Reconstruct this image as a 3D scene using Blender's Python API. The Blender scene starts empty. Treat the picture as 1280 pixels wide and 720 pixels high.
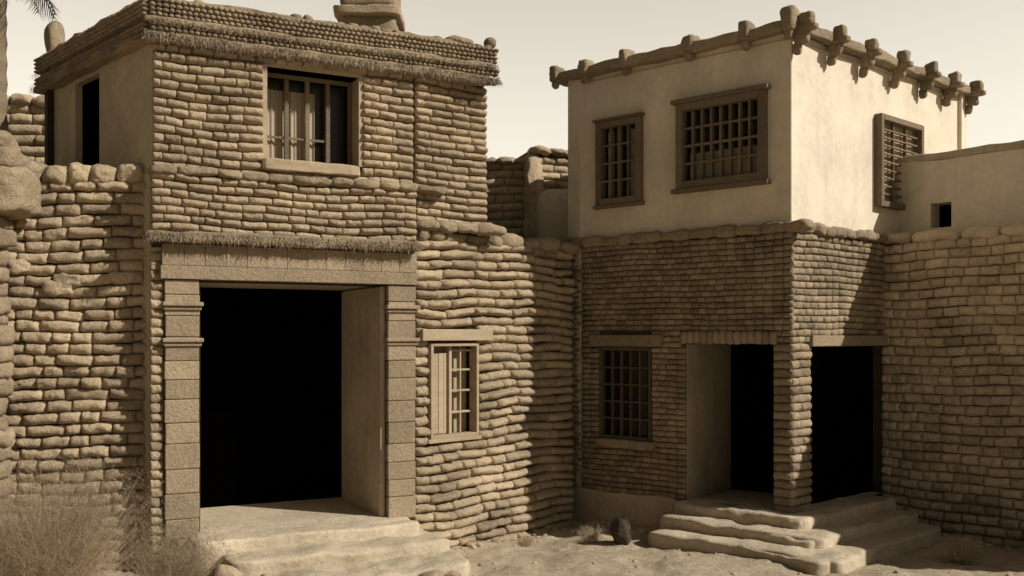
import bpy, math, random
import numpy as np
from mathutils import Vector, Matrix
random.seed(7); rng=np.random.default_rng(7)
scene=bpy.context.scene
H=3.0
# ------------------------------------------------------------ helpers
def vnoise(P,scale,seed=0):
    Q=np.asarray(P,dtype=np.float64)*scale+1000.0
    I=np.floor(Q).astype(np.int64); f=Q-I; f=f*f*(3-2*f)
    def h(ix,iy,iz):
        n=(ix*374761393+iy*668265263+iz*1442695041+seed*97531)&0xffffffff
        n=((n^(n>>13))*1274126177)&0xffffffff
        n=n^(n>>16)
        return (n&0xffff)/65535.0
    r=0
    for dx in (0,1):
        for dy in (0,1):
            for dz in (0,1):
                w=(f[:,0] if dx else 1-f[:,0])*(f[:,1] if dy else 1-f[:,1])*(f[:,2] if dz else 1-f[:,2])
                r=r+w*h(I[:,0]+dx,I[:,1]+dy,I[:,2]+dz)
    return r-0.5
class MB:
    def __init__(s): s.V=[];s.F=[];s.R=[];s.n=0
    def add(s,V,F,r=0.5):
        V=np.asarray(V,dtype=float); F=np.asarray(F,dtype=np.int64)
        s.V.append(V); s.F.extend((F+s.n).tolist()); s.R.append(np.full(len(V),r)); s.n+=len(V)
    def obj(s,name,mat,parent=None,smooth=True,bevel=0):
        V=np.concatenate(s.V); R=np.concatenate(s.R)
        me=bpy.data.meshes.new(name); me.from_pydata(V.tolist(),[],s.F)
        a=me.attributes.new('rnd','FLOAT','POINT'); a.data.foreach_set('value',R.astype(np.float32))
        if smooth: me.polygons.foreach_set('use_smooth',[True]*len(me.polygons))
        me.materials.append(mat); me.update()
        o=bpy.data.objects.new(name,me); scene.collection.objects.link(o)
        if bevel:
            m=o.modifiers.new('b','BEVEL'); m.width=bevel; m.segments=2; m.limit_method='ANGLE'
        if parent:
            o.parent=parent; o.matrix_parent_inverse=Matrix.Translation(-parent.location)
        return o
def empty(name,loc):
    e=bpy.data.objects.new(name,None); e.location=loc; e.empty_display_size=.3
    scene.collection.objects.link(e); return e
class Fr:
    def __init__(s,P0,P1):
        s.P=np.array(P0,float); d=np.array(P1,float)-s.P; s.L=float(np.hypot(*d)); s.d=d/s.L
        s.n=np.array([s.d[1],-s.d[0]])
    def pt(s,a,o,z):
        a=np.asarray(a,float);o=np.asarray(o,float);z=np.asarray(z,float)
        a,o,z=np.broadcast_arrays(a,o,z)
        return np.stack([s.P[0]+s.d[0]*a+s.n[0]*o, s.P[1]+s.d[1]*a+s.n[1]*o, z],-1)
BF=[(0,3,2,1),(4,5,6,7),(0,1,5,4),(1,2,6,5),(2,3,7,6),(3,0,4,7)]
def box(mb,fr,s0,s1,o0,o1,z0,z1,r=None):
    if r is None: r=random.random()
    V=fr.pt([s0,s1,s1,s0]*2,[o1,o1,o0,o0]*2,[z0]*4+[z1]*4)
    mb.add(V,BF,r)
def core(mb,fr,s0,s1,z0,z1,th,ops=(),o=0.0):
    S=sorted(set([s0,s1]+[min(max(q,s0),s1) for p in ops for q in p[:2]]))
    Z=sorted(set([z0,z1]+[min(max(q,z0),z1) for p in ops for q in p[2:]]))
    ns,nz=len(S)-1,len(Z)-1
    def solid(i,j):
        if i<0 or j<0 or i>=ns or j>=nz: return False
        c=(S[i]+S[i+1])/2; z=(Z[j]+Z[j+1])/2
        return not any(p[0]<c<p[1] and p[2]<z<p[3] for p in ops)
    for i in range(ns):
        for j in range(nz):
            if not solid(i,j): continue
            a,b,c,d=S[i],S[i+1],Z[j],Z[j+1]
            q=lambda L: mb.add(np.array([fr.pt(*t) for t in L]),[(0,1,2,3)])
            f,k=o,o-th
            q([(a,f,c),(b,f,c),(b,f,d),(a,f,d)]); q([(b,k,c),(a,k,c),(a,k,d),(b,k,d)])
            if not solid(i-1,j): q([(a,k,c),(a,f,c),(a,f,d),(a,k,d)])
            if not solid(i+1,j): q([(b,f,c),(b,k,c),(b,k,d),(b,f,d)])
            if not solid(i,j-1): q([(a,k,c),(b,k,c),(b,f,c),(a,f,c)])
            if not solid(i,j+1): q([(a,f,d),(b,f,d),(b,k,d),(a,k,d)])
# brick relief templates
def pil(nx,nz,px,pz,ex=.5,ez=.5):
    x=np.sin(np.linspace(-1,1,nx)*math.pi/2); z=np.sin(np.linspace(-1,1,nz)*math.pi/2)
    X,Z=np.meshgrid(x,z); X=X.ravel();Z=Z.ravel()
    D=(np.clip(1-np.abs(X)**px,0,1)**ex)*(np.clip(1-np.abs(Z)**pz,0,1)**ez)
    F=[(j*nx+i,j*nx+i+1,(j+1)*nx+i+1,(j+1)*nx+i) for j in range(nz-1) for i in range(nx-1)]
    return X,Z,D,np.array(F)
P_LOAF=pil(12,9,8,2.1,.35,.62); P_BRICK=pil(8,7,8,4); P_STONE=pil(11,9,7,2.9,.45,.6)
def bricks(mb,fr,s0,s1,z0,z1,rh,bw,dep,ops=(),var=.35,o=0.0,wav=.015,hv=.06,tmpl=P_LOAF,namp=.03,stag=True,tilt=.015,wf=1.6,hk=.98):
    X,Z,D,F=tmpl
    n=max(1,round((z1-z0)/rh)); rh=(z1-z0)/n
    ph=random.random()*6
    for i in range(n):
        zc=z0+(i+.5)*rh
        iv=[(s0,s1)]
        for p in ops:
            if p[2]-.25*rh<zc<p[3]+.25*rh:
                nv=[]
                for a,b in iv:
                    if p[1]<=a or p[0]>=b: nv.append((a,b)); continue
                    if p[0]>a: nv.append((a,p[0]))
                    if p[1]<b: nv.append((p[1],b))
                iv=nv
        rowd=random.uniform(.85,1.12)
        for a,b in iv:
            if b-a<.03: continue
            k=max(1,round((b-a)/bw))
            w=[max(.35,1+random.uniform(-var,var)) for _ in range(k)]
            if stag and i%2 and k>1: w[0]*=.5
            t=sum(w); c=a
            for ww in w:
                ww=ww/t*(b-a); cs=c+ww/2; c+=ww
                hw=ww/2*1.0; hh=rh/2*(hk+random.uniform(-hv,hv)); dd=dep*random.uniform(.75,1.15)*rowd
                tl=random.gauss(0,tilt)
                ss=cs+X*hw
                zz=zc+Z*hh+tl*X*hw+(wav*np.sin(ss*wf+ph+i*.05)+wav*.5*np.sin(ss*4.3*wf/1.6+i*.35))
                oo=o+dd*D-.004
                V=fr.pt(ss,oo,zz)
                nz_=vnoise(V,8,1)*namp+vnoise(V,26,2)*namp*1.1
                V[:,0]+=fr.n[0]*nz_*(D+.05); V[:,1]+=fr.n[1]*nz_*(D+.05); V[:,2]+=vnoise(V,12,3)*namp*.6
                mb.add(V,F,random.random())
_tc={}
def cubesph(n):
    if n in _tc: return _tc[n]
    idx={};V=[];F=[]
    t=np.tan(np.linspace(-1,1,n+1)*math.pi/4)
    def gi(p):
        k=tuple(round(q,5) for q in p)
        if k not in idx: idx[k]=len(V); V.append(p)
        return idx[k]
    for ax in range(3):
        for sg in (-1,1):
            for i in range(n):
                for j in range(n):
                    q=[]
                    for a,b in ((i,j),(i+1,j),(i+1,j+1),(i,j+1)):
                        p=[0,0,0]; p[ax]=float(sg); p[(ax+1)%3]=t[a]; p[(ax+2)%3]=t[b]; q.append(gi(p))
                    F.append(q if sg>0 else q[::-1])
    _tc[n]=(np.array(V),np.array(F)); return _tc[n]
def lump(mb,fr,s0,s1,o0,o1,z0,z1,p=4,n=6,amp=.03,fs=6,r=None):
    V,F=cubesph(n)
    W=V/((np.abs(V)**p).sum(1)**(1/p))[:,None]
    s=(s0+s1)/2+W[:,0]*(s1-s0)/2; o=(o0+o1)/2-W[:,1]*(o1-o0)/2; z=(z0+z1)/2+W[:,2]*(z1-z0)/2
    Q=fr.pt(s,o,z)
    for k in range(3): Q[:,k]+=vnoise(Q,fs,11+k)*amp+vnoise(Q,fs*3.1,21+k)*amp*.4
    mb.add(Q,F,random.random() if r is None else r)
def fringe(mb,fr,s0,s1,z,o,dens=260,ln=.13,th=.07):
    n=int((s1-s0)*dens)
    for _ in range(n):
        s=random.uniform(s0,s1); zr=z+random.uniform(-.01,th); oo=o+random.uniform(-.06,.03)
        l=ln*random.uniform(.3,1.0); a=random.uniform(-.5,.5)*l; out=random.uniform(.0,.6)*l; dz=-l*random.uniform(.3,1)
        w=random.uniform(.002,.0055)
        V=fr.pt([s-w,s+w,s+a*.5+w,s+a,s+a*.5-w],[oo,oo,oo+out*.7,oo+out,oo+out*.7],[zr,zr,zr+dz*.35,zr+dz,zr+dz*.35])
        mb.add(V,[(0,1,2,4)],random.random()); mb.add(V[[4,2,3]],[(0,1,2)],random.random())
# ------------------------------------------------------------ materials
def mat(name,v,var=.35,stain=.35,bump=.5,bs=30,fine=130,rough=.95,rv=.35,stretch=None,dist=.02,tint=(.775,.515),streak=0):
    m=bpy.data.materials.new(name); m.use_nodes=True; N=m.node_tree.nodes; L=m.node_tree.links
    b=N['Principled BSDF']; b.inputs['Roughness'].default_value=rough; b.inputs['Specular IOR Level'].default_value=.2
    tc=N.new('ShaderNodeTexCoord'); src=tc.outputs['Object']
    if stretch:
        mp=N.new('ShaderNodeMapping'); mp.inputs['Scale'].default_value=stretch; L.new(src,mp.inputs[0]); src=mp.outputs[0]
    def noi(sc,det=5,ro=.6,s_=None):
        n=N.new('ShaderNodeTexNoise'); n.inputs['Scale'].default_value=sc; n.inputs['Detail'].default_value=det; n.inputs['Roughness'].default_value=ro
        L.new(s_ or src,n.inputs['Vector']); return n.outputs['Fac']
    def mth(op,a,b_,c=None):
        n=N.new('ShaderNodeMath'); n.operation=op
        for i,q in enumerate((a,b_,c)):
            if q is None: continue
            if isinstance(q,(int,float)): n.inputs[i].default_value=q
            else: L.new(q,n.inputs[i])
        return n.outputs[0]
    n1=noi(1.3,4); n2=noi(bs,6,.65); n3=noi(fine,3,.7)
    at=N.new('ShaderNodeAttribute'); at.attribute_name='rnd'
    f=mth('MULTIPLY_ADD',mth('SUBTRACT',n1,.5),stain*4,1.0)
    f=mth('ADD',f,mth('MULTIPLY',mth('SUBTRACT',n2,.5),var*2.2))
    f=mth('ADD',f,mth('MULTIPLY',mth('SUBTRACT',n3,.5),var*1.2))
    f=mth('ADD',f,mth('MULTIPLY',mth('SUBTRACT',at.outputs['Fac'],.5),rv))
    if streak:
        mp=N.new('ShaderNodeMapping'); mp.inputs['Scale'].default_value=(5,5,.5); L.new(tc.outputs['Object'],mp.inputs[0])
        f=mth('ADD',f,mth('MULTIPLY',mth('SUBTRACT',noi(1,5,.6,mp.outputs[0]),.5),streak))
    f=mth('MAXIMUM',f,.2)
    sc=N.new('ShaderNodeVectorMath'); sc.operation='SCALE'; sc.inputs[0].default_value=(v,v*tint[0],v*tint[1]); L.new(f,sc.inputs['Scale'])
    L.new(sc.outputs[0],b.inputs['Base Color'])
    if bump>0:
        h=mth('ADD',mth('MULTIPLY',n2,1.0),mth('MULTIPLY',n3,.35))
        bp=N.new('ShaderNodeBump'); bp.inputs['Strength'].default_value=bump; bp.inputs['Distance'].default_value=dist; L.new(h,bp.inputs['Height']); L.new(bp.outputs[0],b.inputs['Normal'])
    return m
PT=(.875,.69)
M_adobe=mat('adobe_loaf',.46,bump=1,bs=24,dist=.05,var=.55)
M_adobeL=mat('adobe_field',.50,bump=1,bs=22,dist=.05,var=.55,rv=.35)
M_small=mat('adobe_small',.36,bump=1,bs=40,fine=160,dist=.03,var=.8,rv=.5)
M_right=mat('adobe_pale',.60,bump=1,bs=24,dist=.04,var=.55,rv=.35,tint=(.81,.57))
M_mortar=mat('mortar',.05,bump=1,bs=40)
M_mortarR=mat('mortar_pale',.09,bump=1,bs=40)
M_plaster=mat('plaster',.64,var=.14,stain=.15,bump=.45,bs=9,fine=60,dist=.02,rv=0,tint=PT,streak=.26)
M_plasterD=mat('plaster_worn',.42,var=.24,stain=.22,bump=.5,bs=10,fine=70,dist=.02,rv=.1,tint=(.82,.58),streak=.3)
M_cop=mat('coping_mud',.34,bump=1,bs=26,dist=.04,var=.5)
M_thatch=mat('thatch',.20,bump=.2,rv=1.1)
M_block=mat('pilaster_stone',.31,var=.5,stain=.2,bump=.8,bs=26,rv=.3,dist=.03)
M_woodL=mat('weathered_wood',.38,var=.4,stain=.15,bump=.5,bs=20,stretch=(1,1,5),rv=.25)
M_woodD=mat('dark_wood',.09,var=.4,stain=.1,bump=.5,bs=30,rv=.3)
M_frame=mat('frame_wood',.19,var=.5,stain=.15,bump=.8,bs=30,rv=.3,dist=.03)
M_curt=mat('curtain',.34,var=.15,stain=.1,bump=.4,bs=3,stretch=(18,18,.4),rv=.2,tint=(.83,.6))
M_step=mat('step_stone',.48,var=.32,stain=.2,bump=.8,bs=14,fine=90,dist=.025,rv=.1,tint=(.83,.60))
M_ground=mat('dirt',.40,var=.45,stain=.22,bump=1,bs=12,fine=90,dist=.025,rv=0,tint=(.81,.57))
M_rock=mat('rock',.38,var=.4,bump=.7,rv=.5)
M_dry=mat('dry_stems',.40,bump=0,rv=.9)
M_palm=mat('palm_leaf',.06,bump=0,rv=.6)
M_trunk=mat('palm_bark',.2,bump=1,bs=20)
M_dark=bpy.data.materials.new('painted_shade'); M_dark.use_nodes=True  # near-black base colour painted in for the shade of unlit interiors
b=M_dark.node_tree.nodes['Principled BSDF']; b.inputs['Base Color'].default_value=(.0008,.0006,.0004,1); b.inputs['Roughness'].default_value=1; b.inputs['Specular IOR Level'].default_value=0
M_glass=bpy.data.materials.new('window_glass'); M_glass.use_nodes=True
b=M_glass.node_tree.nodes['Principled BSDF']; b.inputs['Base Color'].default_value=(.02,.016,.011,1); b.inputs['Roughness'].default_value=.25; b.inputs['Specular IOR Level'].default_value=.3
nt=M_glass.node_tree; nn=nt.nodes.new('ShaderNodeTexNoise'); nn.inputs['Scale'].default_value=3; bb=nt.nodes.new('ShaderNodeBump'); bb.inputs['Strength'].default_value=.08
nt.links.new(nn.outputs['Fac'],bb.inputs['Height']); nt.links.new(bb.outputs[0],b.inputs['Normal'])

def window(parent,name,fr,s0,s1,z0,z1,of,nv,nh,fw=.06,bw=.025,prot=.04,depth=.05,frame=M_woodD,pane=M_glass,mid=0,back=.08,curt=None):
    f=MB()
    box(f,fr,s0,s0+fw,of-depth,of+prot,z0,z1); box(f,fr,s1-fw,s1,of-depth,of+prot,z0,z1)
    box(f,fr,s0+fw,s1-fw,of-depth,of+prot+.003,z1-fw,z1); box(f,fr,s0+fw,s1-fw,of-depth,of+prot+.003,z0,z0+fw)
    a,b_=s0+fw,s1-fw; c,d=z0+fw,z1-fw
    for i in range(nv):
        s=a+(b_-a)*(i+1)/(nv+1); w=bw*(2 if (mid and i==(nv-1)//2) else 1)
        box(f,fr,s-w/2,s+w/2,of-depth+.01,of+prot*.4,c,d)
    for i in range(nh):
        z=c+(d-c)*(i+1)/(nh+1); box(f,fr,a,b_,of-depth+.014,of+prot*.4-.006,z-bw/2,z+bw/2)
    f.obj(name+'_frame',frame,parent,smooth=False,bevel=.006)
    g=MB(); box(g,fr,a-.01,b_+.01,of-depth-back-.01,of-depth-back,c-.01,d+.01); g.obj(name+'_pane',pane,parent,smooth=False)
    if curt:
        k=MB()
        for (ca,cb,cc,cd) in curt:
            S=np.linspace(ca,cb,40); o=of-depth-back*.5+.012*np.sin(S*95)+.006*np.sin(S*41)
            V=np.concatenate([fr.pt(S,o,cc),fr.pt(S,o,cd)]); k.add(V,[(i,i+1,41+i,40+i) for i in range(39)])
        k.obj(name+'_curtain',M_curt,parent)

# ------------------------------------------------------------ LEFT TOWER HOUSE
A0=np.array([-4.56,12.3]); da=np.array([.889,.457])
fA=Fr(A0,A0+da*3.52); fC=Fr(A0,A0+da*4.66)
Afar=A0+3.8*np.array([-.703,.711]); fS=Fr(Afar,A0)
A1=A0+da*3.52; U1=np.array([-.42,14.62]); fU=Fr(A1,U1)
Wst=A1+np.array([0,.03]); W1=np.array([.93,16.25]); fW=Fr(Wst,W1)
house=empty('adobe_tower_house',(-2.5,13.5,0))
door=(.585,3.095,.45,3.72); uw=(1.41,2.74,5.36,6.6)
m=MB()
core(m,fA,0,3.52,0,7.1,.5,[(door[0],door[1],-1,door[3]),uw])
core(m,fU,0.0,fU.L,4.5,7.1,.4)
core(m,Fr(U1,U1+np.array([-.9,4.0])),0,4.1,4.5,7.05,.4)
core(m,Fr(U1+np.array([-.9,4.0]),Afar),0,float(np.hypot(*(U1+np.array([-.9,4.0])-Afar))),0,7.05,.4)
core(m,fA,-.02,3.5,4.12,5.08,.13,o=.12)
m.obj('wall_core',M_mortar,house,smooth=False)
m=MB()
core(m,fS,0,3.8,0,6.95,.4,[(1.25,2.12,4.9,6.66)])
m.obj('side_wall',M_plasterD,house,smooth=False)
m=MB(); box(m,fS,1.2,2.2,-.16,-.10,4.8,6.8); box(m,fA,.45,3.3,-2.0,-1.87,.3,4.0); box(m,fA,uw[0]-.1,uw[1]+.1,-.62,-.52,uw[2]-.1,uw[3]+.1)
m.obj('interior_shade_panel',M_dark,house,smooth=False)  # black panels stand in for the shade inside doorways and upper window
m=MB(); V=np.array([[*Afar,6.9],[*A0,6.9],[*U1,6.9],[U1[0]-.9,U1[1]+4,6.9]]); m.add(V,[(0,1,2,3)]); m.obj('roof_slab',M_plasterD,house,smooth=False)
# doorway reveals, soffit
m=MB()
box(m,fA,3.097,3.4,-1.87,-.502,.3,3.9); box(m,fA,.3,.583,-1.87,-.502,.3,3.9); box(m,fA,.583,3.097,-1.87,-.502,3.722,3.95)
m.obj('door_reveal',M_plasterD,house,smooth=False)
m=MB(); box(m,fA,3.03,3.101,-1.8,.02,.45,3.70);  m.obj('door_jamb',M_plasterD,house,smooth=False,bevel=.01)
# bricks
m=MB()
bricks(m,fA,.0,3.52,5.1,6.75,.115,.24,.105,[(uw[0]-.02,uw[1]+.02,uw[2]-.14,uw[3]+.05)],wav=.018)
bricks(m,fA,-.03,3.52,4.3,5.05,.115,.26,.10,o=.12,wav=.022)
bricks(m,fA,-.03,.13,0,4.2,.12,.17,.06,o=.02)
bricks(m,fU,0.03,fU.L+.02,4.62,6.75,.112,.3,.105,wav=.01)
m.obj('loaf_bricks',M_adobe,house)
m=MB()  # ledges of mud lumps
s=-.06
while s<3.5:
    w=random.uniform(.25,.6); lump(m,fA,s,s+w+.03,-.03,.27,5.03,5.15,p=3.5,amp=.05,n=7); s+=w
s=0
while s<fU.L:
    w=random.uniform(.25,.5); lump(m,fU,s,s+w+.03,-.05,.17,4.52,4.68,p=3.5,amp=.06,n=7); s+=w
lump(m,fA,-.1,3.56,.0,.30,4.19,4.33,p=6,amp=.05,n=24,fs=5)
# cornice
lump(m,fC,-.12,4.84,-.1,.22,6.70,6.83,p=6,amp=.05,n=26,fs=6)
lump(m,fC,-.10,4.82,-.1,.17,6.94,7.03,p=6,amp=.04,n=26,fs=6)
lump(m,fC,-.08,4.82,-.3,.12,7.2,7.3,p=5,amp=.06,n=26,fs=4)
lump(m,fS,-.1,3.85,-.1,.18,6.72,6.84,p=6,amp=.05,n=20,fs=6)
lump(m,fS,-.1,3.85,-.3,.12,7.2,7.3,p=5,amp=.05,n=20,fs=5)
core(m,fC,-.0,4.72,6.75,7.24,.3,o=.06); core(m,fS,0,3.8,6.8,7.24,.3,o=.06)
m.obj('cornice_mud',M_cop,house)
m=MB()
for fr,L in ((fC,4.8),(fS,3.8)):
    for z in (6.88,6.935,7.06,7.12,7.18,7.24):
        s=-.05
        while s<L:
            r=random.uniform(.034,.044); lump(m,fr,s,s+2*r,.02,.15,z-.028,z+.028,p=2.4,n=3,amp=.012,fs=14); s+=2*r-.003
for s in np.arange(0,4.8,.16):
    if random.random()<.8: lump(m,fC,s,s+.15,-.12,.08,7.26,7.26+random.uniform(.05,.10),p=2.5,n=4,amp=.04)
lump(m,fC,4.66,4.86,-.1,.1,7.28,7.46,p=2,n=6,amp=.02)
lump(m,fC,4.05,4.5,-.1,.1,7.26,7.38,p=2.6,n=6,amp=.05)
lump(m,fS,.15,.40,-.2,.06,7.2,7.8,p=3,n=8,amp=.05)
m.obj('cornice_bricks',M_cop,house)
m=MB()
fringe(m,fC,-.12,4.84,6.74,.20,900,.13,.09); fringe(m,fC,-.1,4.82,6.96,.16,600,.08,.06); fringe(m,fS,-.1,3.85,6.76,.17,600,.11,.09)
fringe(m,fA,-.1,3.56,4.22,.28,900,.11,.10); fringe(m,fS,-.1,3.85,6.98,.14,400,.09)
m.obj('thatch_fringe',M_thatch,house)
# lintel + pilasters
m=MB()
for i in range(13):
    a=.10+i*3.44/13; box(m,fA,a+.001,a+3.44/13-.002,.0,.13+random.uniform(-.004,.004),3.90,4.17)
box(m,fA,.08,3.54,.0,.16,3.725,3.895)
m.obj('lintel',M_block,house,smooth=False,bevel=.006)
m=MB()
for (a,b_) in ((.13,.56),(3.105,3.53)):
    z=.42
    while z<3.70:
        h=random.uniform(.24,.33) if z<2.8 else .27
        h=min(h,3.72-z)
        if h<.05: break
        box(m,fA,a+random.uniform(0,.014),b_-random.uniform(0,.012),-.3,.12+random.uniform(-.010,.012),z+.003,z+h-.003); z+=h
    for z in (3.38,2.92):
        box(m,fA,a-.03,b_+.04,-.1,.19,z,z+.055); box(m,fA,a-.015,b_+.02,-.1,.155,z-.05,z-.004)
m.obj('pilasters',M_block,house,smooth=False,bevel=.014)
# upper window
m=MB(); lump(m,fA,1.36,2.72,-.3,.16,5.20,5.36,p=10,n=14,amp=.02); 
box(m,fA,1.38,1.44,-.4,.04,5.36,6.62); box(m,fA,2.71,2.77,-.4,.04,5.36,6.62); box(m,fA,1.38,2.77,-.4,.03,6.60,6.66)
m.obj('window_sill',M_woodL,house,smooth=False)
window(house,'upper_window',fA,1.44,2.71,5.36,6.60,-.3,3,0,fw=.05,bw=.06,prot=.03,frame=M_frame,back=.1,
       curt=[(1.49,1.77,5.4,6.4),(1.80,2.08,5.4,6.4),(2.13,2.2,5.4,6.4)])
m=MB()
for (a,b_) in ((1.49,1.76),(1.80,2.06),(2.12,2.37)):
    box(m,fA,a,b_,-.34,-.315,5.72,5.75); 
m.obj('window_bars',M_frame,house,smooth=False)
# chimney
fX=Fr((-3,15.6),(0,15.6))
m=MB(); lump(m,fX,.30,1.16,-.4,.4,6.8,8.1,p=12,n=14,amp=.025); lump(m,fX,.20,1.24,-.5,.5,8.02,8.18,p=10,n=14,amp=.025); lump(m,fX,.29,1.17,-.42,.42,8.16,8.95,p=14,n=14,amp=.025)
m.obj('chimney',M_cop,house)
# floor of passage
m=MB(); box(m,fA,.3,3.4,-1.9,.1,0,.45); m.obj('threshold',M_step,house,smooth=False)

# ------------------------------------------------------------ COURT WALL (between houses)
wall=empty('adobe_court_wall',(0,15,0)); ww=(.25,1.19,1.5,2.9)
m=MB(); core(m,fW,0,fW.L,-.5,4.5,.5,[ww]); m.obj('wall_core',M_mortar,wall,smooth=False)
m=MB(); bricks(m,fW,0.0,fW.L+.05,-.4,4.42,.142,.42,.14,[(ww[0]-.02,ww[1]+.02,ww[2]-.02,ww[3]+.16)],wav=.03,var=.5,hv=.1,namp=.045,tilt=.03)
m.obj('loaf_bricks',M_adobe,wall)
m=MB(); s=0
while s<fW.L+.1:
    w=random.uniform(.2,.5); lump(m,fW,s,s+w+.04,-.4,.16,4.36,4.58+random.uniform(-.03,.04),p=3,amp=.07,n=8); s+=w
m.obj('coping',M_cop,wall)
m=MB(); box(m,fW,.04,1.42,-.2,.19,2.93,3.1); m.obj('window_lintel',M_woodL,wall,smooth=False,bevel=.015)
m=MB(); box(m,fW,ww[0]-.05,ww[1]+.05,-.2,.13,1.44,1.5); m.obj('window_sill',M_woodL,wall,smooth=False,bevel=.01)
window(wall,'casement',fW,ww[0],ww[1],ww[2],ww[3],-.0,0,0,fw=.05,prot=.12,frame=M_woodL,pane=M_curt)
m=MB(); c=(ww[0]+ww[1])/2-.02
for i in range(4):
    a=ww[0]+.055+i*.1; box(m,fW,a,a+.096,-.06,-.02+random.uniform(-.004,.004),1.56,2.75)
box(m,fW,c-.03,c+.02,-.07,.03,1.55,2.85)
for z in (1.85,2.17,2.48,2.77): box(m,fW,c+.02,ww[1]-.05,-.07,.01,z,z+.03)
box(m,fW,c+.2,c+.225,-.07,.008,1.55,2.85)
m.obj('shutter',M_woodL,wall,smooth=False,bevel=.004)
m=MB(); box(m,fW,ww[0]-.05,ww[1]+.05,-.6,-.52,ww[2]-.1,ww[3]+.1); m.obj('interior_shade_panel',M_dark,wall,smooth=False)  # near-black sheet behind the casement stands in for room shade

# ------------------------------------------------------------ RIGHT HOUSE
B0=np.array([4.04,14.0]); B1=np.array([.963,16.7]); dq=np.array([.747,.665])
LG=float(np.hypot(*(B0-B1))); fG=Fr(B1,B0); B2=B0+dq*5.8; fQ=Fr(B0,B2); B3=B1+dq*5.8
G=lambda g: LG-g
rh_=empty('plastered_adobe_house',(4.5,16,0))
gd=(G(1.74),G(.27),.45,2.88); gw=(G(3.41),G(2.385),1.3,2.82)
qd=(.48,2.72,.45,2.84)
m=MB()
core(m,fG,0,LG,-.4,4.62,.35,[(gd[0],gd[1],-1,gd[3]),gw])
core(m,fQ,0.35,2.8,-.4,4.62,.25,[(qd[0],qd[1],-1,qd[3])])
m.obj('lower_wall_core',M_mortarR,rh_,smooth=False)
m=MB()
g1=(G(3.46)+.05,G(2.567)-.05,5.23,6.51); g2=(G(1.895)+.06,G(.39)-.06,5.36,6.56); q1=(2.5,3.85,5.15,6.52)
core(m,fG,0.02,LG-.02,4.62,7.42,.3,[g1,g2],o=-.03)
core(m,fQ,0.02,5.8,4.62,7.42,.28,[q1],o=-.03)
core(m,Fr(B2,B3),0,LG,0,7.42,.3); core(m,Fr(B3,B1),0,5.8,0,7.42,.3)
m.obj('upper_walls',M_plaster,rh_,smooth=False)
m=MB(); V=np.array([[*B1,7.3],[*B0,7.3],[*B2,7.3],[*B3,7.3]]); m.add(V,[(0,1,2,3)])
V=V.copy(); V[:,2]=4.61; m.add(V,[(0,1,2,3)]); m.obj('roof_slab',M_plasterD,rh_,smooth=False)
m=MB()
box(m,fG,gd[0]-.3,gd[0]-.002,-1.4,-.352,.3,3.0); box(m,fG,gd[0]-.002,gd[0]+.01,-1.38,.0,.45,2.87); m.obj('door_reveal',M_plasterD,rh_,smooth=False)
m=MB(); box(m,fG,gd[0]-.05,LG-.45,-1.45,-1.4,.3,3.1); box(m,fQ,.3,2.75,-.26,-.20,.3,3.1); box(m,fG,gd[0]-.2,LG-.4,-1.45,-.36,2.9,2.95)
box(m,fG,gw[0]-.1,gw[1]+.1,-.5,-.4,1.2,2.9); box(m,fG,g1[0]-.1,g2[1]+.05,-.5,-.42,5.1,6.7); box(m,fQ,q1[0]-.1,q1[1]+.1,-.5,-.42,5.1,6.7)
m.obj('interior_shade_panel',M_dark,rh_,smooth=False)  # black sheets painted as the shade of porch and rooms
m=MB(); V=np.array([[*(B0),.45],[*(B0+dq*2.7),.45],[*(B1*.45+B0*.55+dq*2.7),.45],[*(B1*.45+B0*.55),.45]]); m.add(V,[(0,1,2,3)]); m.obj('porch_floor',M_step,rh_,smooth=False)
m=MB()
ex=[(gd[0]-.01,gd[1]+.01,-1,gd[3]+.02),(gw[0]-.01,gw[1]+.01,gw[2]-.1,gw[3]+.2),(gd[0]-.1,gd[1]+.02,2.85,3.08),(gd[1]-.01,LG+.1,-1,2.9)]
bricks(m,fG,-.02,LG+.03,.42,4.5,.088,.155,.045,ex,var=.1,tmpl=P_BRICK,wav=.010,namp=.022,hv=.05,tilt=.015,hk=.92)
bricks(m,fQ,-.03,2.75,2.9,4.5,.098,.18,.05,[(qd[0],qd[1],-1,qd[3]+.17)],var=.1,tmpl=P_BRICK,wav=.010,namp=.022,hv=.05,tilt=.015,hk=.93)
bricks(m,fG,gd[1]-.01,LG+.04,.42,2.9,.125,.30,.055,var=.15,tmpl=P_STONE,wav=.006,namp=.03,stag=False,hk=.95)
bricks(m,fQ,-.04,.48,.42,2.9,.125,.27,.055,var=.15,tmpl=P_STONE,wav=.006,namp=.03,hk=.95)
m.obj('small_bricks',M_small,rh_)
m=MB(); s=gd[0]-.08
while s<gd[1]+.02:
    lump(m,fG,s,s+.12,-.0,.09,2.88,3.07,p=4,n=4,amp=.03); s+=.115
s=-.1
while s<LG+.08:
    w=random.uniform(.2,.55); lump(m,fG,s,s+w+.03,-.12,.11,4.5,4.66+random.uniform(-.02,.02),p=4,n=8,amp=.05); s+=w
s=-.1
while s<2.8:
    w=random.uniform(.2,.5); lump(m,fQ,s,s+w+.03,-.12,.11,4.5,4.66+random.uniform(-.02,.02),p=4,n=8,amp=.05); s+=w
lump(m,fG,gw[0]-.06,gw[1]+.08,-.05,.11,gw[2]-.13,gw[2],p=6,n=12,amp=.03)
m.obj('ledge_mud',M_cop,rh_)
m=MB(); lump(m,fG,-.2,gd[0]-.05,-.2,.10,-.4,.44,p=8,n=20,amp=.06,fs=3); m.obj('plinth',M_plasterD,rh_)
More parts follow.
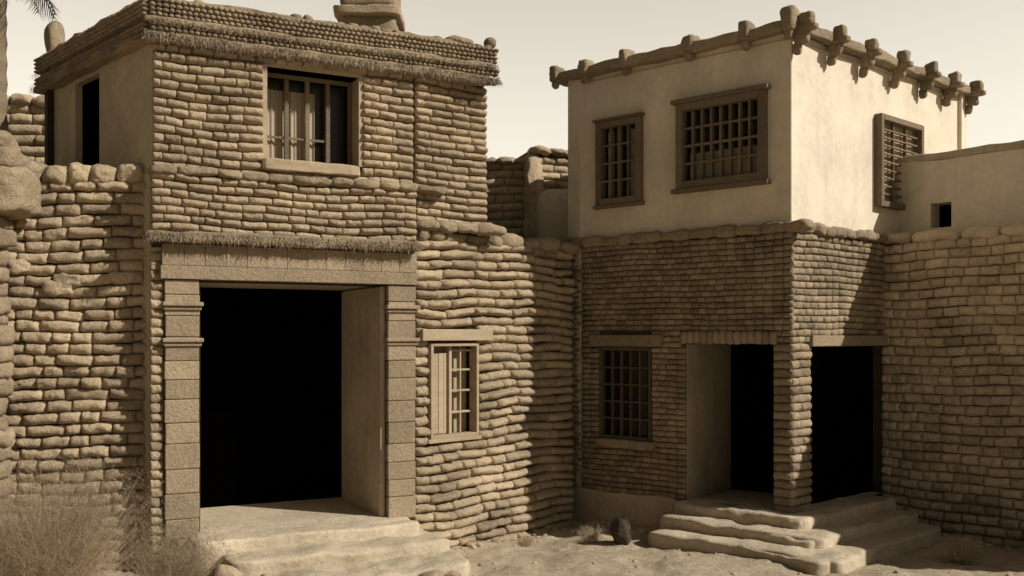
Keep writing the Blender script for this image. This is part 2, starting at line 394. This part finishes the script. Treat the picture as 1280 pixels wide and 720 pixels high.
m=MB(); box(m,fG,gw[0]-.17,gw[1]+.22,-.1,.10,2.83,3.02); box(m,fQ,.42,2.7,-.1,.09,2.845,3.01); m.obj('lintels',M_block,rh_,smooth=False,bevel=.015)
window(rh_,'lower_window',fG,*gw,-.02,4,4,fw=.06,bw=.035,prot=.05,frame=M_woodD)
window(rh_,'casement_window',fG,g1[0]-.05,g1[1]+.05,g1[2]-.05,g1[3]+.05,.0,3,3,fw=.10,bw=.028,prot=.07,depth=.06,mid=1,back=.05,
       curt=[(g1[0]+.1,g1[0]+.22,5.3,6.4),(g1[1]-.24,g1[1]-.12,5.3,6.4)],frame=M_frame)
window(rh_,'grille_window',fG,g2[0]-.06,g2[1]+.06,g2[2]-.06,g2[3]+.06,.0,7,3,fw=.11,bw=.035,prot=.09,depth=.06,frame=M_frame,back=.05,
       curt=[(g2[0]+.1,g2[1]-.1,5.4,5.85)])
m=MB()
box(m,fG,g2[0]-.14,g2[1]+.12,-.02,.11,g2[2]-.13,g2[2]-.063); box(m,fG,g2[0]-.14,g2[1]+.12,-.02,.12,g2[3]+.063,g2[3]+.13)
box(m,fG,g1[0]-.10,g1[1]+.09,-.02,.09,g1[2]-.11,g1[2]-.053); box(m,fG,g1[0]-.10,g1[1]+.09,-.02,.1,g1[3]+.053,g1[3]+.10)
m.obj('window_trim',M_frame,rh_,smooth=False,bevel=.012)
window(rh_,'side_window',fQ,q1[0]-.06,q1[1]+.06,q1[2]-.06,q1[3]+.06,.0,2,9,fw=.09,bw=.03,prot=.10,depth=.03,frame=M_frame,pane=M_woodL,back=.02)
# roof coping with stubs and vigas
m=MB()
lump(m,fG,-.28,LG+.1,-.35,.14,7.38,7.55,p=7,n=26,amp=.06,fs=4)
lump(m,fQ,-.1,6.05,-.35,.16,7.38,7.55,p=7,n=26,amp=.06,fs=4)
for g in (4.3,3.66,2.85,1.65,.7,0.0):
    s=G(g); w=random.uniform(.08,.11); hh=.11 if g else .17
    lump(m,fG,s-w,s+w,-.12,.19,7.38,7.56+hh,p=5,n=8,amp=.04)
    lump(m,fG,s-w*.7,s+w*.7,-.02,.15,7.26,7.42,p=2.6,n=6,amp=.05)
m.obj('parapet',M_cop,rh_)
m=MB()
for q in (.06,.98,1.93,2.95,3.95,4.86,5.75):
    lump(m,fQ,q-.075,q+.075,-.1,.36,7.36,7.47,p=5,n=7,amp=.03)
    lump(m,fQ,q-.075,q+.075,.10,.30,7.44,7.64,p=5,n=7,amp=.045)
    lump(m,fQ,q-.065,q+.065,.02,.24,7.20,7.40,p=3.5,n=7,amp=.04)
    lump(m,fQ,q-.045,q+.045,-.02,.13,7.06,7.24,p=2.5,n=6,amp=.03)
m.obj('roof_beams',M_cop,rh_)

# ------------------------------------------------------------ RIGHT WALLS
R0=np.array([6.06,15.8]); dr=np.array([.665,-.747]); fR=Fr(R0,R0+dr*7)
rw=empty('adobe_brick_wall',(8,14,0))
m=MB(); core(m,fR,-.1,7,-.5,4.55,.62); m.obj('wall_core',M_mortarR,rw,smooth=False)
m=MB(); bricks(m,fR,-.02,7,-.3,4.5,.150,.27,.085,var=.3,tmpl=P_STONE,wav=.02,namp=.035,hv=.06,tilt=.02,hk=.97); m.obj('bricks',M_right,rw)
m=MB(); s=-.1
while s<7:
    w=random.uniform(.4,.9); lump(m,fR,s,s+w+.03,-.5,.12,4.47,4.66,p=3.5,n=9,amp=.06); s+=w
m.obj('coping',M_right,rw)
fR2=Fr((6.40,16.21),(6.40+.665*7,16.21-.747*7))
pw=empty('plaster_terrace_wall',(8,15,0))
m=MB(); core(m,fR2,-.1,7,4.4,5.92,.35,[(.6,.94,4.75,5.15)]); m.obj('wall',M_plaster,pw,smooth=False)
m=MB(); lump(m,fR2,-.12,7,-.34,.03,5.84,5.98,p=6,n=24,amp=.05,fs=3); m.obj('coping',M_plasterD,pw)
m=MB(); box(m,fR2,.5,1.05,-.4,-.33,4.7,5.25); m.obj('vent_shade_panel',M_dark,pw,smooth=False)  # black panel painted as the shade inside the small opening

# ------------------------------------------------------------ LEFT WALL
fL=Fr((-10.5,12.0),(-4.45,12.55))
lw=empty('adobe_boundary_wall',(-7,12.3,0))
m=MB(); core(m,fL,0,fL.L,-.4,5.1,.5); m.obj('wall_core',M_mortar,lw,smooth=False)
m=MB(); bricks(m,fL,0,fL.L,-.3,4.98,.148,.36,.10,var=.45,wav=.03,namp=.045,hv=.08,tilt=.03,wf=1.1,tmpl=P_STONE); 
m.obj('loaf_bricks',M_adobeL,lw)
m=MB(); s=0
while s<fL.L:
    w=random.uniform(.22,.5); lump(m,fL,s,s+w+.03,-.45,.14,4.93,5.2+random.uniform(-.04,.06),p=3.5,n=9,amp=.08); s+=w
for _ in range(5):
    s=random.uniform(3.5,5.8); z=random.uniform(1.5,4.6); w=random.uniform(.3,.45); lump(m,fL,s,s+w,-.02,.12,z,z+random.uniform(.15,.2),p=4,n=9,amp=.06,fs=10)
m.obj('large_stones',M_adobeL,lw)
# stone pillar at far left
fP=Fr((-7,11.85),(-5,11.98))
sp=MB(); z=-.2
while z<4.45:
    h=random.uniform(.13,.26); x1=.78+random.uniform(-.07,.07)
    lump(sp,fP,.2,x1,-.3,.30,z,z+h+.02,p=4.5,n=9,amp=.08,fs=4); z+=h
lump(sp,fP,.1,1.10,-.35,.38,4.46,5.06,p=6,n=22,amp=.09,fs=5); lump(sp,fP,.1,1.0,-.35,.36,5.02,5.28,p=5,n=14,amp=.08,fs=5)
lump(sp,fP,.1,.86,-.3,.3,5.25,5.5,p=4,n=12,amp=.12,fs=4)
sp.obj('stone_pillar',M_cop)
# background structures
bgh=empty('background_adobe_house',(0,19.5,0))
f1=Fr((-2.2,19.3),(.35,19.0)); f2=Fr((.35,18.8),(3,19.6)); f3=Fr((.45,17.7),(1.6,17.3))
m=MB(); core(m,f1,0,f1.L,0,6.45,.5); core(m,f2,0,f2.L,0,6.6,3); m.obj('wall_core',M_mortarR,bgh,smooth=False)
m=MB(); bricks(m,f1,0,f1.L,3.5,6.4,.16,.4,.08); bricks(m,f2,0,f2.L,3.5,6.5,.15,.35,.08)
for f,zt in ((f1,6.4),(f2,6.55)):
    s=0
    while s<f.L: lump(m,f,s,s+.42,-.4,.18,zt-.05,zt+.12,p=3,n=7,amp=.08); s+=.38
lump(m,f2,-.1,.25,-.2,.15,4.6,6.5,p=4,n=9,amp=.1)
m.obj('bricks',M_adobeL,bgh)
m=MB(); lump(m,f3,0,f3.L+.5,-.5,.05,3,5.66,p=12,n=14,amp=.03,fs=2); m.obj('plaster_block',M_plaster,bgh)
bw_=empty('background_wall',(-9,17,0))
f4=Fr((-12,16.6),(-7.5,17.2))
m=MB(); core(m,f4,0,f4.L,0,7.1,.5); m.obj('wall_core',M_mortar,bw_,smooth=False)
m=MB(); bricks(m,f4,0,f4.L,4.5,7.1,.18,.45,.09)
s=0
while s<f4.L: lump(m,f4,s,s+.45,-.4,.18,7.0,7.25,p=3,n=7,amp=.08); s+=.4
m.obj('bricks',M_adobeL,bw_)

# ------------------------------------------------------------ STEPS
st=empty('stone_steps',(-2,13,0)); m=MB()
lump(m,fA,.42,3.42,-.3,.62,.0,.455,p=16,n=36,amp=.05,fs=3)
lump(m,fA,.75,3.62,-.2,1.25,-.1,.30,p=12,n=36,amp=.09,fs=2.5)
lump(m,fA,1.1,3.62,.0,1.95,-.1,.15,p=10,n=36,amp=.11,fs=2.5)
m.obj('treads',M_step,st)
st2=empty('stone_steps',(4,13,0)); m=MB()
for d,z,g0,q1_ in ((.38,.455,1.78,2.5),(.80,.30,1.78,2.35),(1.22,.15,1.72,2.3)):
    lump(m,fG,G(g0),LG+d,-.3,d,-.15,z,p=14,n=32,amp=.07,fs=3)
    lump(m,fQ,-d,q1_,-.3,d,-.15,z-.008,p=14,n=32,amp=.07,fs=3.3)
m.obj('treads',M_step,st2)

# ------------------------------------------------------------ GROUND
def gh(x,y):
    P=np.stack([x,y,np.zeros_like(x)],-1)
    z=vnoise(P,.6,5)*.14+vnoise(P,2.3,6)*.08+vnoise(P,7,7)*.03+vnoise(P,15,8)*.014
    near=np.exp(-((x-.3)**2/6+(y-15.2)**2/5)); z=z-.16*near
    z=z-.12*np.exp(-((x-7.3)**2+(y-14)**2)/2)
    fade=np.clip(1-np.hypot(x,y-12)/80,0,1); return z*fade
dense=np.arange(-11,11.01,.06); far=np.array([12,14,18,25,40,70,130,250,500,900])
xs=np.concatenate([-far[::-1],dense,far])
ys=np.unique(np.concatenate([9-far[::-1],np.arange(9.5,18,.06),np.array([-2,0,2,4,6,7,8,9]),19+far])); 
Xg,Yg=np.meshgrid(xs,ys); x=Xg.ravel(); y=Yg.ravel(); nx=len(xs)
F=np.array([(j*nx+i,j*nx+i+1,(j+1)*nx+i+1,(j+1)*nx+i) for j in range(len(ys)-1) for i in range(nx-1)])
m=MB(); m.add(np.stack([x,y,gh(x,y)],-1),F); m.obj('ground',M_ground)
def gz(x,y): return float(gh(np.array([x]),np.array([y]))[0])
fI=Fr((0,0),(1,0))
m=MB()
for _ in range(600):
    x=random.uniform(-4,8); y=random.uniform(10.5,16.3); r=random.choice([.006,.008,.01,.012,.015,.028]); z=gz(x,y)
    lump(m,fI,x-r,x+r*1.2,-y-r,-y+r,z-r*.5,z+r*.8,p=2.5,n=3,amp=r*.6,fs=20)
for _ in range(90):   # rubble at the wall foot
    f,s=random.choice(((fW,random.uniform(.2,3.1)),(fG,random.uniform(0,2)),(fR,random.uniform(0,3)))); o=.15+abs(random.gauss(0,.16)); p=f.pt(s,o,0); r=random.uniform(.02,.06); x,y=p[0],p[1]; z=gz(x,y)
    lump(m,fI,x-r,x+r*1.3,-y-r,-y+r,z-r*.5,z+r*.8,p=2.8,n=4,amp=r*.7,fs=12)
m.obj('gravel',M_rock)
def rock(x,y,rx,rz,name='rock'):
    m=MB(); z=gz(x,y); lump(m,fI,x-rx,x+rx,-y-rx*.8,-y+rx*.8,z-rz*.4,z+rz,p=2.6,n=9,amp=rx*.45,fs=2.2/rx*.5); return m.obj(name,M_rock)
rock(-3.35,11.35,.17,.28); rock(-2.6,11.0,.14,.10); rock(-1.0,11.9,.16,.12); rock(-.75,12.05,.12,.1)
# small round cactus clump
m=MB(); cx,cy=1.62,14.3; z=gz(cx,cy); lump(m,fI,cx-.15,cx+.15,-cy-.15,-cy+.15,z-.05,z+.38,p=2.3,n=12,amp=.07,fs=8)
for _ in range(900):
    t=random.uniform(0,6.28); ph=random.uniform(.0,1.4); d=np.array([math.cos(t)*math.cos(ph),math.sin(t)*math.cos(ph),math.sin(ph)])
    p=np.array([cx,cy,z+.15])+d*np.array([.14,.14,.22]); q=p+d*random.uniform(.02,.07); w=np.array([.004,0,.002]); m.add([p-w,p+w,q],[(0,1,2)],random.random())
m.obj('barrel_cactus',M_palm)
def shrub(name,x,y,r,h,n,mt=M_dry,spread=.9,w=.004,seg=4):
    m=MB(); z0=gz(x,y)
    for _ in range(n):
        t=random.uniform(0,6.283); rr=r*.25*math.sqrt(random.random())
        p=np.array([x+rr*math.cos(t),y+rr*math.sin(t),z0]); a=random.uniform(0,6.283); lean=random.uniform(.02,spread)
        L=h*random.uniform(.5,1.15); d=np.array([math.cos(a)*lean,math.sin(a)*lean,1.0]); d/=np.linalg.norm(d)
        pts=[p]
        for k in range(seg):
            d=d+np.array([random.gauss(0,.13),random.gauss(0,.13),random.gauss(-.05,.07)]); d/=np.linalg.norm(d); pts.append(pts[-1]+d*L/seg)
        sd=np.array([math.cos(random.uniform(0,6.28)),random.uniform(-.3,.3),0]); V=[];c=random.random()
        for k,q in enumerate(pts):
            ww=w*(1-k/(seg+.3)); V+= [q-sd*ww,q+sd*ww]
        m.add(V,[(2*k,2*k+1,2*k+3,2*k+2) for k in range(seg)],c)
        for q in pts[2:]:
            for _k in range(4):
                dd=np.array([random.gauss(0,1),random.gauss(0,1),random.gauss(.5,.7)]); dd=dd/np.linalg.norm(dd)*random.uniform(.03,.11); sw=np.array([.002,0,.001])
                m.add([q-sw,q+sw,q+dd],[(0,1,2)],random.random())
    return m.obj(name,mt)
shrub('dry_shrub',-5.05,10.7,.9,1.5,3000,spread=.8,w=.004,seg=5)
shrub('dry_shrub',-5.9,11.0,.8,1.1,1000,spread=1.0,w=.004)
shrub('dry_shrub',-3.95,11.3,.6,.75,1200,spread=1.3,w=.0035)
shrub('dry_shrub',6.1,13.2,.5,.35,350,spread=1.3,w=.003)
shrub('dry_grass',1.2,14.6,.5,.2,120,spread=1.5,w=.003); shrub('dry_grass',.2,14.6,.3,.15,80,spread=1.5,w=.003)
# palm tree
m=MB(); px,py=-7.45,14.0; zs=np.linspace(-.2,8.4,60); k=14
V=[];
for i,z in enumerate(zs):
    r=.17-.005*z+.018*(i%2)
    for j in range(k): V.append([px+r*math.cos(6.283*j/k),py+r*math.sin(6.283*j/k),z])
m.add(V,[(i*k+j,i*k+(j+1)%k,(i+1)*k+(j+1)%k,(i+1)*k+j) for i in range(59) for j in range(k)])
palm=empty('palm_tree',(px,py,0)); m.obj('trunk',M_trunk,palm,smooth=False)
m=MB()
for fnd in range(26):
    a=fnd*2.4; el=random.uniform(-.3,1.1); L=random.uniform(1.0,1.4); p=np.array([px,py,8.4]); d=np.array([math.cos(a)*math.cos(el),math.sin(a)*math.cos(el),math.sin(el)]); N=22
    for i in range(N):
        q=p+d*L/N; side=np.cross(d,[0,0,1]); side/=np.linalg.norm(side)+1e-6; w=side*.012
        m.add([p-w,p+w,q+w,q-w],[(0,1,2,3)],.3)
        if i>3:
            ll=.36*math.sin(math.pi*(i/N)**.7*.95)+.06
            for sg in (-1,1):
                tip=p+side*sg*ll*.75+d*ll*.6+np.array([0,0,-ll*random.uniform(.2,.6)]); m.add([p,p+d*.03,tip],[(0,1,2)],random.random())
        p=q; d=d+np.array([0,0,-.085]); d/=np.linalg.norm(d)
m.obj('fronds',M_palm,palm)

# ------------------------------------------------------------ LIGHT
S=Vector((.76,-.30,.575)).normalized()
sl=bpy.data.lights.new('sun','SUN'); sl.energy=5.0; sl.angle=math.radians(.5); sl.color=(1,.95,.86)
so=bpy.data.objects.new('sun',sl); so.rotation_euler=S.to_track_quat('Z','Y').to_euler(); so.location=(10,-5,15); scene.collection.objects.link(so)
w=bpy.data.worlds.new('World'); scene.world=w; w.use_nodes=True; N=w.node_tree.nodes; L=w.node_tree.links
sk=N.new('ShaderNodeTexSky'); sk.sky_type='NISHITA'; sk.sun_disc=False; sk.sun_elevation=math.asin(S.z); sk.sun_rotation=math.atan2(S.x,S.y); sk.dust_density=3
bw=N.new('ShaderNodeRGBToBW'); L.new(sk.outputs[0],bw.inputs[0])
# added sky gain: brighter ahead, dimmed behind the camera to cut ambient light
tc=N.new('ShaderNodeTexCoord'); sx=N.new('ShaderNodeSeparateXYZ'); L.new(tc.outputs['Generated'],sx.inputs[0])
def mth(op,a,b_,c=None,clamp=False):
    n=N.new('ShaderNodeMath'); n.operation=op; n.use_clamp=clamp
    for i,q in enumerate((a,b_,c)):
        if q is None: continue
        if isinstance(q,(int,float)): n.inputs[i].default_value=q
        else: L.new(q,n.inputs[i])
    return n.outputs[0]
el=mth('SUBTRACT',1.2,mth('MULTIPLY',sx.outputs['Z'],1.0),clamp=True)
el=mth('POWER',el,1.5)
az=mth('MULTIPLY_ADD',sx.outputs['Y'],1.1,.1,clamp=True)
sky_gain=mth('MULTIPLY_ADD',mth('MULTIPLY',el,az),4.4,.42)
tot=mth('MULTIPLY',bw.outputs[0],sky_gain)
# soft roll-off caps how bright the low sky gets
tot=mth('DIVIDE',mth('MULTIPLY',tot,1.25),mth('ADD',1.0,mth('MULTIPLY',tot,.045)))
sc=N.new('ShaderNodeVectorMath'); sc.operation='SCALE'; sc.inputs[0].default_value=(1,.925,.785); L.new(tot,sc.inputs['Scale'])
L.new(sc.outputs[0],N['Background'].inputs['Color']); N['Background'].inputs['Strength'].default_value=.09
# ------------------------------------------------------------ CAMERA
c=bpy.data.cameras.new('camera'); c.lens=34.1; c.sensor_width=36; c.shift_y=.0469; c.clip_end=3000
co=bpy.data.objects.new('camera',c); co.location=(0,0,H); co.rotation_euler=(math.pi/2,0,0); scene.collection.objects.link(co); scene.camera=co
scene.view_settings.view_transform='Standard'; scene.view_settings.look='None'; scene.view_settings.exposure=0
